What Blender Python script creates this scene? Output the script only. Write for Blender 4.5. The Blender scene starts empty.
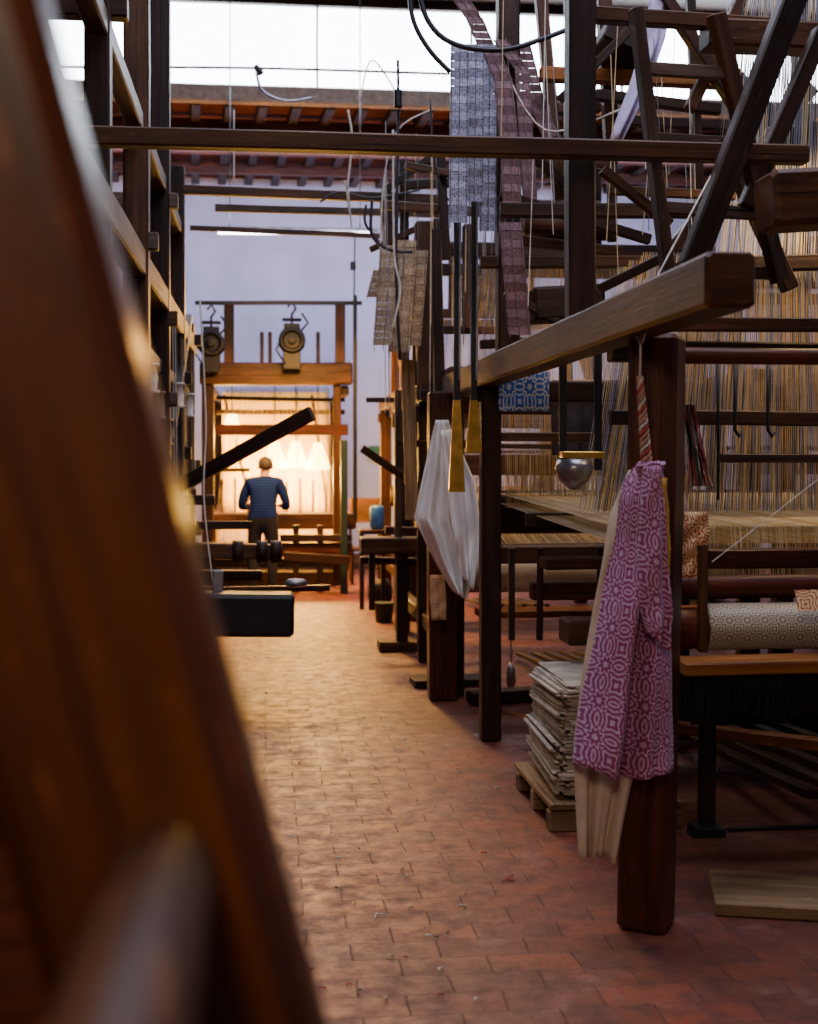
import bpy, math, random
from mathutils import Vector, Matrix
random.seed(7)
F0=1300.0
AN=math.atan((409-268)/F0)
FW=Vector((math.sin(AN),math.cos(AN),0)); RT=Vector((math.cos(AN),-math.sin(AN),0)); CAM=Vector((0,0,1.6))
def ray(px,py): return FW+RT*((px-409)/F0)+Vector((0,0,(465-py)/F0))
def RY(px,py,Y):
    r=ray(px,py); return CAM+r*(Y/r.y)
def RZ(px,py,Z=0.0):
    r=ray(px,py); return CAM+r*((Z-1.6)/r.z)
V=Vector
# ---------------------------------------------------------------- materials
def newmat(name):
    m=bpy.data.materials.new(name); m.use_nodes=True
    nt=m.node_tree; b=nt.nodes['Principled BSDF']; return m,nt,b
def ramp(nt,fac,stops):
    r=nt.nodes.new('ShaderNodeValToRGB'); nt.links.new(fac,r.inputs[0])
    e=r.color_ramp.elements
    e[0].position=stops[0][0]; e[0].color=(*stops[0][1],1)
    e[1].position=stops[-1][0]; e[1].color=(*stops[-1][1],1)
    for p,c in stops[1:-1]:
        x=e.new(p); x.color=(*c,1)
    return r.outputs[0]
def noise(nt,vec,scale,detail=4,rough=.55):
    n=nt.nodes.new('ShaderNodeTexNoise'); n.inputs['Scale'].default_value=scale
    n.inputs['Detail'].default_value=detail; n.inputs['Roughness'].default_value=rough
    if vec is not None: nt.links.new(vec,n.inputs['Vector'])
    return n.outputs['Fac']
def mapping(nt,vec,sc):
    m=nt.nodes.new('ShaderNodeMapping'); m.inputs['Scale'].default_value=sc
    nt.links.new(vec,m.inputs['Vector']); return m.outputs[0]
def coord(nt,k='Object'):
    return nt.nodes.new('ShaderNodeTexCoord').outputs[k]
def bump(nt,b,h,s=.3,d=.01):
    n=nt.nodes.new('ShaderNodeBump'); n.inputs['Strength'].default_value=s; n.inputs['Distance'].default_value=d
    nt.links.new(h,n.inputs['Height']); nt.links.new(n.outputs[0],b.inputs['Normal'])
def mixc(nt,f,a,b,mode='MIX'):
    n=nt.nodes.new('ShaderNodeMix'); n.data_type='RGBA'; n.blend_type=mode
    if isinstance(f,float): n.inputs[0].default_value=f
    else: nt.links.new(f,n.inputs[0])
    for i,x in ((6,a),(7,b)):
        if isinstance(x,tuple): n.inputs[i].default_value=(*x,1)
        else: nt.links.new(x,n.inputs[i])
    return n.outputs[2]
def M_(nt,op,a,b=None,c=None):
    n=nt.nodes.new('ShaderNodeMath'); n.operation=op
    for i,x in enumerate((a,b,c)):
        if x is None: continue
        if isinstance(x,(int,float)): n.inputs[i].default_value=x
        else: nt.links.new(x,n.inputs[i])
    return n.outputs[0]
def wood(name,dark,light,rough=.5,spec=.25):
    m,nt,b=newmat(name)
    uv=coord(nt,'UV')
    g=noise(nt,mapping(nt,uv,(1.6,28,1)),1.0,6,.6)
    big=noise(nt,mapping(nt,uv,(.9,2.5,1)),1.3,3)
    mid=tuple((x+y)/2 for x,y in zip(dark,light))
    c=ramp(nt,g,[(.3,dark),(.52,mid),(.75,light)])
    c2=mixc(nt,ramp(nt,big,[(.35,(0,0,0)),(.7,(.85,.85,.85))]),c,tuple(x*.35 for x in dark))
    fl=noise(nt,mapping(nt,uv,(9,60,1)),1.0,5,.7)
    c2=mixc(nt,ramp(nt,fl,[(.60,(0,0,0)),(.76,(.65,.65,.65))]),c2,tuple(min(1,x*2.4+.01) for x in light))
    ck=noise(nt,mapping(nt,uv,(.8,40,1)),1.7,2,.4)
    c2=mixc(nt,ramp(nt,ck,[(.66,(0,0,0)),(.70,(.9,.9,.9))]),c2,(.004,.002,.0015))
    nt.links.new(c2,b.inputs['Base Color'])
    b.inputs['Roughness'].default_value=rough; b.inputs['Specular IOR Level'].default_value=spec
    bump(nt,b,M_(nt,'SUBTRACT',g,M_(nt,'MULTIPLY',M_(nt,'GREATER_THAN',ck,.67),.8)),.6,.006)
    return m
def plain(name,col,rough=.6,metal=0,var=.35,scale=14):
    m,nt,b=newmat(name)
    n=noise(nt,coord(nt),scale,4)
    c=ramp(nt,n,[(.3,tuple(x*(1-var) for x in col)),(.7,tuple(min(1,x*(1+var*.5)) for x in col))])
    nt.links.new(c,b.inputs['Base Color']); b.inputs['Roughness'].default_value=rough; b.inputs['Metallic'].default_value=metal
    bump(nt,b,n,.12,.004)
    return m
def emis(name,col,s):
    m,nt,b=newmat(name)
    b.inputs['Base Color'].default_value=(*col,1)
    b.inputs['Emission Color'].default_value=(*col,1); b.inputs['Emission Strength'].default_value=s
    return m
def damask(name,bg,fg,scale,rough=.6,k1=46,k2=60,fn=2.2,thr=.05,am=.16):
    m,nt,b=newmat(name)
    uv=coord(nt,'UV')
    s=nt.nodes.new('ShaderNodeSeparateXYZ'); nt.links.new(mapping(nt,uv,(scale,scale,1)),s.inputs[0])
    x,y=s.outputs[0],s.outputs[1]
    def rose(ox,oy,k,pet,amp):
        fx=M_(nt,'SUBTRACT',M_(nt,'FRACT',M_(nt,'ADD',x,ox)),.5)
        fy=M_(nt,'SUBTRACT',M_(nt,'FRACT',M_(nt,'ADD',y,oy)),.5)
        r=M_(nt,'SQRT',M_(nt,'ADD',M_(nt,'MULTIPLY',fx,fx),M_(nt,'MULTIPLY',fy,fy)))
        th=M_(nt,'ARCTAN2',fy,fx)
        pt=M_(nt,'MULTIPLY',M_(nt,'COSINE',M_(nt,'MULTIPLY',th,pet)),amp)
        rr=M_(nt,'ADD',r,M_(nt,'MULTIPLY',pt,r))
        return M_(nt,'SINE',M_(nt,'MULTIPLY',rr,k)),r
    a,ra=rose(0,0,k1,8,am)
    c,rc=rose(.5,.5,k2,4,.22)
    near=M_(nt,'LESS_THAN',ra,.37)
    v=M_(nt,'ADD',M_(nt,'MULTIPLY',a,near),M_(nt,'MULTIPLY',c,M_(nt,'SUBTRACT',1,near)))
    fine=M_(nt,'MULTIPLY',M_(nt,'SUBTRACT',noise(nt,mapping(nt,uv,(scale,scale,1)),14,3,.7),.5),fn)
    msk=M_(nt,'MINIMUM',1,M_(nt,'MAXIMUM',0,M_(nt,'MULTIPLY',M_(nt,'ADD',M_(nt,'ADD',v,fine),-thr),2.2)))
    col=mixc(nt,msk,bg,fg)
    nt.links.new(col,b.inputs['Base Color']); b.inputs['Roughness'].default_value=rough
    b.inputs['Sheen Weight'].default_value=.1
    return m
def punched(name,col):
    m,nt,b=newmat(name)
    uv=coord(nt,'UV')
    mp=mapping(nt,uv,(85,85,1))
    s=nt.nodes.new('ShaderNodeSeparateXYZ'); nt.links.new(mp,s.inputs[0])
    fx=M_(nt,'SUBTRACT',M_(nt,'FRACT',s.outputs[0]),.5); fy=M_(nt,'SUBTRACT',M_(nt,'FRACT',s.outputs[1]),.5)
    r=M_(nt,'SQRT',M_(nt,'ADD',M_(nt,'MULTIPLY',fx,fx),M_(nt,'MULTIPLY',fy,fy)))
    hole=M_(nt,'LESS_THAN',r,.3)
    w=nt.nodes.new('ShaderNodeTexWhiteNoise'); w.noise_dimensions='2D'
    fl=nt.nodes.new('ShaderNodeVectorMath'); fl.operation='FLOOR'; nt.links.new(mp,fl.inputs[0]); nt.links.new(fl.outputs[0],w.inputs['Vector'])
    k=M_(nt,'MULTIPLY',hole,M_(nt,'GREATER_THAN',w.outputs[0],.55))
    n=noise(nt,uv,5,4)
    base=ramp(nt,n,[(.3,tuple(x*.55 for x in col)),(.7,col)])
    nt.links.new(mixc(nt,k,base,(.02,.018,.02)),b.inputs['Base Color']); b.inputs['Roughness'].default_value=.8
    return m
W_DARK=wood('wood_dark',(.011,.0045,.0028),(.058,.023,.012),.52)
W_MID=wood('wood_mid',(.030,.0115,.005),(.150,.058,.022),.52)
W_RED=wood('wood_reddish',(.030,.0075,.003),(.155,.042,.014),.42)
W_PALE=wood('wood_pale',(.18,.10,.045),(.46,.31,.16),.6)
W_OR=wood('wood_orange',(.18,.055,.011),(.50,.19,.045),.45)
W_GREY=wood('wood_grey',(.05,.030,.022),(.17,.11,.085),.6)
W_FORE=wood('wood_varnished',(.038,.010,.0026),(.175,.048,.010),.36)
W_CEIL=wood('ceiling_boards',(.06,.014,.006),(.15,.040,.016),.8,.1)
IRON=plain('iron_black',(.008,.008,.010),.5,.3)
STEEL=plain('steel_worn',(.30,.30,.33),.35,.9)
BRASS=plain('brass',(.80,.48,.10),.28,1)
CABLE=plain('cable_black',(.010,.010,.02),.5)
CORD=plain('cord_white',(.62,.58,.52),.8)
CORD_D=plain('cord_dull',(.14,.12,.11),.8)
CORD_R=plain('cord_red',(.42,.06,.05),.8)
CORD_P=plain('cord_pink',(.50,.26,.20),.8)
CORD_G=plain('cord_green',(.13,.22,.14),.8)
T_GOLD=plain('thread_gold',(.44,.27,.08),.5)
T_CREAM=plain('thread_cream',(.58,.45,.24),.6)
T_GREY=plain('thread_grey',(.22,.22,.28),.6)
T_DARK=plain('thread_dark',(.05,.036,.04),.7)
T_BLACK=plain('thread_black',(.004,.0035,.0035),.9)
CREAM=plain('linen_cream',(.60,.49,.37),.85,scale=30,var=.15)
WHITE=plain('towel_white',(.93,.92,.91),.95,scale=40,var=.04)
LAV=plain('cloth_lavender',(.45,.40,.62),.9,scale=20,var=.2)
LINEN_LIT=plain('cloth_lamp_glow',(.95,.60,.12),.85,var=.12)  # pale cloth with the warm lamp glow put into its colour
SILVER=damask('damask_silver',(.20,.17,.14),(.56,.49,.38),14,.45,30,38,2.2)
PURPLE=damask('damask_magenta',(.26,.028,.15),(.56,.38,.56),8.4,.8,34,38,3.4,.10,.24)
BLUE=damask('damask_blue',(.03,.16,.80),(.65,.80,1.0),6.0,.6,26,30,3)
YELPAT=damask('damask_yellow',(.70,.55,.28),(.45,.06,.04),7)
YEL=plain('lining_yellow',(.55,.33,.06),.8)
CARD_BL=punched('punch_card_grey',(.32,.33,.47)); CARD_BR=punched('punch_card_brown',(.20,.10,.12)); CARD_BE=punched('punch_card_beige',(.54,.40,.25))
PAPER=plain('cardboard_aged',(.52,.46,.37),.85,var=.4,scale=8)
GREENM=plain('painted_green_iron',(.008,.026,.018),.5)
BLUEP=plain('plastic_blue',(.05,.20,.45),.4)
REDP=wood('roller_red',(.07,.014,.007),(.18,.036,.018),.45)
SKIN=plain('skin',(.42,.21,.14),.55,var=.08)
HAIR=plain('hair_grey_brown',(.05,.035,.028),.8,scale=60)
TROUS=plain('trousers_black',(.004,.005,.012),.95)
SHOE=plain('shoe_leather',(.02,.012,.01),.4)
SHADE=emis('lampshade_glow',(1,.64,.13),24); TUBE=emis('fluorescent_tube',(.85,.9,1),25)
GLASS=emis('clerestory_glass',(.82,.89,1.0),15); GLASS2=emis('skylight_glass',(.72,.80,1.0),1.0)
SHIRT,nt,b=newmat('shirt_striped')
s=nt.nodes.new('ShaderNodeSeparateXYZ'); nt.links.new(coord(nt),s.inputs[0])
st=M_(nt,'GREATER_THAN',M_(nt,'FRACT',M_(nt,'MULTIPLY',s.outputs[2],30)),.78)
nt.links.new(mixc(nt,st,(.003,.010,.085),(.02,.05,.20)),b.inputs['Base Color']); b.inputs['Roughness'].default_value=.95; b.inputs['Specular IOR Level'].default_value=.1
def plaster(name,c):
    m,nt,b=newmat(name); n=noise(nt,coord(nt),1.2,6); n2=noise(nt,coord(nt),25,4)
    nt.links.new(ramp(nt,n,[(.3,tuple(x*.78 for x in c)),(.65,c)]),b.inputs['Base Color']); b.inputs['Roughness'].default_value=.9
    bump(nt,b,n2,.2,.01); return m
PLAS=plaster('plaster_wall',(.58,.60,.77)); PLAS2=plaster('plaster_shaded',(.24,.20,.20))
# floor
FLOOR,nt,b=newmat('terracotta_floor')
co=coord(nt)
bt=nt.nodes.new('ShaderNodeTexBrick')
nz=nt.nodes.new('ShaderNodeTexNoise'); nz.inputs['Scale'].default_value=3.0; nt.links.new(co,nz.inputs['Vector'])
vm=nt.nodes.new('ShaderNodeVectorMath'); vm.operation='MULTIPLY_ADD'; nt.links.new(nz.outputs['Color'],vm.inputs[0]); vm.inputs[1].default_value=(.035,.035,0); nt.links.new(co,vm.inputs[2])
nt.links.new(vm.outputs[0],bt.inputs['Vector'])
bt.inputs['Scale'].default_value=1; bt.inputs['Brick Width'].default_value=.29; bt.inputs['Row Height'].default_value=.145
bt.inputs['Mortar Size'].default_value=.004; bt.inputs['Mortar Smooth'].default_value=.7; bt.inputs['Bias'].default_value=-.1
bt.inputs['Color1'].default_value=(.27,.054,.023,1); bt.inputs['Color2'].default_value=(.14,.029,.016,1); bt.inputs['Mortar'].default_value=(.060,.024,.018,1)
n1=noise(nt,co,1.1,5,.65); n2=noise(nt,co,9,6,.7)
c=mixc(nt,ramp(nt,n1,[(.38,(0,0,0)),(.75,(.6,.6,.6))]),bt.outputs['Color'],(.20,.080,.056))
c=mixc(nt,ramp(nt,n2,[(.42,(.0,.0,.0)),(.70,(.9,.9,.9))]),c,(.048,.016,.012))
n3=noise(nt,co,3.3,9,.8)
c=mixc(nt,ramp(nt,n3,[(.54,(0,0,0)),(.70,(.7,.7,.7))]),c,(.33,.17,.13))
n5=noise(nt,co,28,5,.8)
c=mixc(nt,ramp(nt,n5,[(.66,(0,0,0)),(.74,(.8,.8,.8))]),c,(.42,.30,.25))
n4=noise(nt,mapping(nt,co,(.7,.7,.7)),1.0,3)
c=mixc(nt,ramp(nt,n4,[(.42,(0,0,0)),(.62,(.6,.6,.6))]),c,(.065,.019,.014))
nt.links.new(c,b.inputs['Base Color'])
nt.links.new(ramp(nt,n2,[(.3,(.40,.40,.40)),(.7,(.72,.72,.72))]),b.inputs['Roughness'])
b.inputs['Specular IOR Level'].default_value=.45
bump(nt,b,M_(nt,'ADD',M_(nt,'MULTIPLY',bt.outputs['Fac'],-1.0),M_(nt,'ADD',M_(nt,'MULTIPLY',n2,1.0),M_(nt,'MULTIPLY',n1,.6))),.6,.010)
# ---------------------------------------------------------------- mesh builder
class G:
    def __init__(s): s.v=[];s.f=[];s.u=[];s.m=[];s.sm=[];s.mats=[]
    def mi(s,m):
        if m not in s.mats: s.mats.append(m)
        return s.mats.index(m)
    def add(s,vs,fs,us,mat,smooth=False):
        o=len(s.v); s.v+= [tuple(x) for x in vs]; k=s.mi(mat)
        for f,u in zip(fs,us):
            s.f.append([o+i for i in f]); s.u.append(u); s.m.append(k); s.sm.append(smooth)
    def rings(s,rings,perim,dist,mat,smooth=False,caps=True):
        n=len(rings[0]); vs=[p for r in rings for p in r]; fs=[];us=[]
        ou=random.random()*20; ov=random.random()*20
        for i in range(len(rings)-1):
            for j in range(n):
                k=(j+1)%n
                fs.append([i*n+j,i*n+k,(i+1)*n+k,(i+1)*n+j])
                a,b2=ov+perim[j],ov+perim[j+1]
                us.append([(ou+dist[i],a),(ou+dist[i],b2),(ou+dist[i+1],b2),(ou+dist[i+1],a)])
        if caps:
            fs.append(list(range(n))[::-1]); us.append([(ou+.03*math.cos(j*6.28/n),ov+.03*math.sin(j*6.28/n)) for j in range(n)])
            b0=(len(rings)-1)*n
            fs.append([b0+j for j in range(n)]); us.append([(ou+.03*math.cos(j*6.28/n),ov+.03*math.sin(j*6.28/n)) for j in range(n)])
        s.add(vs,fs,us,mat,smooth)
    def beam(s,p1,p2,w,h,mat=None,up=(0,0,1),c=None,jit=.0025):
        mat=mat or W_DARK
        p1=V(p1);p2=V(p2); d=p2-p1; L=d.length; d.normalize(); up=V(up)
        if abs(d.dot(up.normalized()))>.95: up=V((0,1,0)) if abs(d.y)<.9 else V((1,0,0))
        sd=d.cross(up).normalized(); u=sd.cross(d).normalized()
        if c is None: c=min(w,h)*.09
        def prof(k,j=0):
            a=w/2-k;b2=h/2-k
            pr=[(-a+c,-b2),(a-c,-b2),(a,-b2+c),(a,b2-c),(a-c,b2),(-a+c,b2),(-a,b2-c),(-a,-b2+c)]
            jx,jy=random.uniform(-j,j),random.uniform(-j,j)
            return [(x+jx,y+jy) for x,y in pr]
        seg=max(1,int(L/.45)); pos=[0,min(c,L*.1)]+[L*i/seg for i in range(1,seg)]+[L-min(c,L*.1),L]
        per=[0]; pr=prof(0)
        for i in range(8):
            a=pr[i];b2=pr[(i+1)%8]; per.append(per[-1]+math.hypot(a[0]-b2[0],a[1]-b2[1]))
        rs=[]
        for i,t in enumerate(pos):
            e=i in(0,len(pos)-1)
            q=prof(c*.7 if e else 0,jit if not e else 0)
            rs.append([p1+d*t+sd*x+u*y for x,y in q])
        s.rings(rs,per,pos,mat)
    def tube(s,pts,r,mat,n=6,closed=False):
        pts=[V(p) for p in pts]; rs=[];dist=[0]
        prev=None
        for i,p in enumerate(pts):
            t=(pts[min(i+1,len(pts)-1)]-pts[max(i-1,0)])
            if closed: t=pts[(i+1)%(len(pts)-1)]-pts[(i-1)%(len(pts)-1)]
            t.normalize()
            if prev is None:
                a=V((0,0,1)) if abs(t.z)<.9 else V((0,1,0)); a=(a-t*a.dot(t)).normalized()
            else: a=(prev-t*prev.dot(t)).normalized()
            prev=a; b2=t.cross(a)
            rr=r[i] if isinstance(r,(list,tuple)) else r
            rs.append([p+(a*math.cos(k*2*math.pi/n)+b2*math.sin(k*2*math.pi/n))*rr for k in range(n)])
            if i: dist.append(dist[-1]+(p-pts[i-1]).length)
        r0=max(r) if isinstance(r,(list,tuple)) else r
        s.rings(rs,[2*math.pi*r0*k/n for k in range(n+1)],dist,mat,n>4,not closed)
    def cyl(s,p1,p2,r,mat,n=18): s.lathe(p1,p2,[(0,r*.93),(.004,r),(-.004,r),(1,r*.93)],mat,n)
    def lathe(s,p1,p2,prof,mat,n=18):
        p1=V(p1);p2=V(p2);d=p2-p1;L=d.length;d.normalize()
        a=V((0,0,1)) if abs(d.z)<.9 else V((0,1,0)); a=(a-d*a.dot(d)).normalized(); b2=d.cross(a); rs=[];ds=[]
        for t,r in prof:
            tt=t*L if t>=0 else L*(1+t); ds.append(tt)
            rs.append([p1+d*tt+(a*math.cos(k*2*math.pi/n)+b2*math.sin(k*2*math.pi/n))*r for k in range(n)])
        R=max(r for t,r in prof)
        s.rings(rs,[2*math.pi*R*k/n for k in range(n+1)],ds,mat,True)
    def thread(s,p1,p2,r,mat):
        p1=V(p1);p2=V(p2);d=(p2-p1).normalized(); a=V((0,0,1)) if abs(d.z)<.9 else V((0,1,0)); a=(a-d*a.dot(d)).normalized(); b2=d.cross(a)
        vs=[p+(a*math.cos(k*2.0944)+b2*math.sin(k*2.0944))*r for p in(p1,p2) for k in range(3)]
        s.add(vs,[[0,1,4,3],[1,2,5,4],[2,0,3,5]],[[(0,0)]*4]*3,mat)
    def ring(s,c,axis,R,r,mat,n=24):
        axis=V(axis).normalized(); a=V((0,0,1)) if abs(axis.z)<.9 else V((0,1,0)); a=(a-axis*a.dot(axis)).normalized(); b2=axis.cross(a)
        s.tube([V(c)+(a*math.cos(k*2*math.pi/n)+b2*math.sin(k*2*math.pi/n))*R for k in range(n+1)],r,mat,6,True)
    def build(s,name,parent=None,solid=None):
        me=bpy.data.meshes.new(name); me.from_pydata(s.v,[],s.f)
        for m in s.mats: me.materials.append(m)
        ul=me.uv_layers.new(name='UVMap')
        flat=[c for u in s.u for q in u for c in q]
        ul.data.foreach_set('uv',flat)
        me.polygons.foreach_set('material_index',s.m); me.polygons.foreach_set('use_smooth',s.sm)
        me.update()
        o=bpy.data.objects.new(name,me); bpy.context.scene.collection.objects.link(o)
        if parent: o.parent=parent
        if solid:
            md=o.modifiers.new('solid','SOLIDIFY'); md.thickness=solid
        return o
def empty(name):
    e=bpy.data.objects.new(name,None); e.empty_display_size=.2; bpy.context.scene.collection.objects.link(e)
    return e
def pb(g,a,b2,Y,wpx,mat,depth=None):
    w=wpx*Y/1300.0
    g.beam(RY(*a,Y),RY(*b2,Y),depth or w,w,mat, up=(0,0,1) if abs(a[0]-b2[0])>abs(a[1]-b2[1])*.3 else (1,0,0))
def cloth(g,rows,Y,mat,folds=5,amp=.03,nx=36,sub=5,uvs=1.0,curve=0.0,ph=0.0,ragged=0,bias=0,sharp=False):
    R=[]
    for i in range(len(rows)-1):
        for k in range(sub):
            t=k/sub; R.append([a*(1-t)+b*t for a,b in zip(rows[i],rows[i+1])])
    R.append(list(rows[-1]))
    vs=[];us=[];n=len(R)
    y0=R[0][0]; wmax=max(r[2]-r[1] for r in R)*Y/1300
    for i,(py,xl,xr) in enumerate(R):
        v=i/(n-1)
        for j in range(nx+1):
            u=j/nx
            p=RY(xl+(xr-xl)*u,py,Y)
            a=amp*(.35+.65*v)
            if sharp:
                q=u*folds*3.1416+ph+v*.9
                off=a*(2*abs(math.sin(q))-1+.5*abs(math.sin(q*2.3+v*2))+.25*math.sin(v*9+u*5)+.3*abs(math.sin(v*7-u*4)))
            else:
                off=a*(math.sin(u*folds*6.283+ph+v*1.1)+.45*math.sin(u*folds*11.3+1.7*ph+v*2.3)+.5*math.sin(u*folds*3.1+v*3+ph))
            p.y+=off-curve*math.sin(u*math.pi)+.008*math.sin(v*17+u*6)
            if ragged and v>.7: p.z+=(v-.7)*ragged*math.sin(u*folds*4+ph)
            if bias: p.z+=bias*(u-.5)*v
            vs.append(p); us.append((u*wmax*1.45*uvs,-(py-y0)*Y/1300*uvs))
    fs=[];uu=[]
    for i in range(n-1):
        for j in range(nx):
            q=[i*(nx+1)+j,i*(nx+1)+j+1,(i+1)*(nx+1)+j+1,(i+1)*(nx+1)+j]
            fs.append(q); uu.append([us[z] for z in q])
    g.add(vs,fs,uu,mat,True)
def cards(g,pts,w,ch,mat,side=(1,0,0),lace=None):
    lace=lace or CORD_D
    pts=[V(p) for p in pts]; side=V(side).normalized()
    segs=[];L=0
    for a,b2 in zip(pts,pts[1:]): segs.append((L,a,b2)); L+=(b2-a).length
    def at(t):
        for l,a,b2 in reversed(segs):
            if t>=l: return a+(b2-a).normalized()*(t-l),(b2-a).normalized()
        return pts[0],(pts[1]-pts[0]).normalized()
    n=int(L/ch); uo=random.random()*5
    for i in range(n):
        p,d=at((i+.5)*ch); nn=side.cross(d).normalized()
        tilt=random.uniform(-.08,.08)+ (.16 if i%2 else -.16)
        d2=(d+nn*tilt).normalized(); nn2=side.cross(d2).normalized()
        h=ch*.485; a=w/2; t=.0015
        vs=[p+side*sx*a+d2*sy*h+nn2*sz*t for sz in(-1,1) for sy in(-1,1) for sx in(-1,1)]
        f=[[0,1,3,2],[4,6,7,5],[0,4,5,1],[2,3,7,6],[0,2,6,4],[1,5,7,3]]
        u0=[(uo,i*ch),(uo+w,i*ch),(uo+w,(i+1)*ch),(uo,(i+1)*ch)]
        g.add(vs,f,[u0,[u0[0],u0[3],u0[2],u0[1]]]+[[(0,0)]*4]*4,mat)
    for k in (-.42,0,.42):
        nv=side.cross((pts[1]-pts[0]).normalized())
        for sg in(-1,1): g.tube([p+side*w*k+nv*.006*sg for p in pts],.002,lace,4)
def sheet(g,a1,a2,b1,b2,n,r,mats,jit=.3):
    a1,a2,b1,b2=map(V,(a1,a2,b1,b2))
    for i in range(n):
        t=(i+.5+random.uniform(-jit,jit))/n; t2=(i+.5+random.uniform(-jit,jit))/n
        g.thread(a1.lerp(a2,t),b1.lerp(b2,t2),r*random.uniform(.7,1.3),random.choice(mats))
# ---------------------------------------------------------------- room
XL,XR,YF,YB=-5.0,8.5,-2.0,20.0
def slab(name,c,s,mat):
    g=G(); c=V(c)
    g.beam(c-V((s[0]/2,0,0)),c+V((s[0]/2,0,0)),s[1],s[2],mat,c=.002,jit=0); return g.build(name)
slab('floor',(1.75,9,-.1),(13.9,22.4,.2),FLOOR)
slab('wall_back',(1.75,YB+.1,3.6),(13.9,.2,7.4),PLAS)
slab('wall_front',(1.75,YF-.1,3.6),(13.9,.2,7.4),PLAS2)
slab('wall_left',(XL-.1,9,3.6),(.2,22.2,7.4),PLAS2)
slab('wall_right',(XR+.1,9,3.6),(.2,22.2,7.4),PLAS)
slab('ceiling',(1.75,6.7,7.25),(13.5,17.6,.2),W_DARK)
g=G()
g.beam((XL,17.75,6.0),(XR,17.75,6.0),4.5,.06,W_CEIL,jit=0)
for i in range(34):
    x=XL+.15+i*.40
    g.beam((x,15.6,5.93),(x-.25,20,5.93),.12,.13,W_DARK)
for y in (16.4,17.6,18.8): g.beam((XL,y,5.84),(XR,y,5.84),.12,.14,W_RED)
g.build('ceiling_timber')
g=G(); g.beam((XL,15.5,5.98),(XR,15.5,5.98),.16,.2,plain('painted_lintel',(.50,.41,.33),.7),jit=0); g.build('trim_1')
e=empty('window_1'); g=G()
g.beam((XL,15.52,6.58),(XR,15.52,6.58),.02,.96,GLASS,jit=0,c=.002); g.build('glazing',e)
g=G()
for i in range(8): 
    x=XL+.03+i*1.85; g.beam((x,15.46,6.08),(x,15.46,7.12),.03,.05,CORD)
g.beam((XL,15.46,7.1),(XR,15.46,7.1),.09,.12,W_DARK); g.build('frame',e)
e=empty('window_2')
g=G()
for (x,y) in ((1.2,4.5),(1.2,10.8)):
    g.beam((x-2,y,7.13),(x+2,y,7.13),2.4,.02,GLASS2,jit=0)
g.build('glazing',e)
g=G(); g.beam((XL,19.96,.12),(XR,19.96,.12),.05,.24,W_GREY); g.build('baseboard_back')
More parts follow.
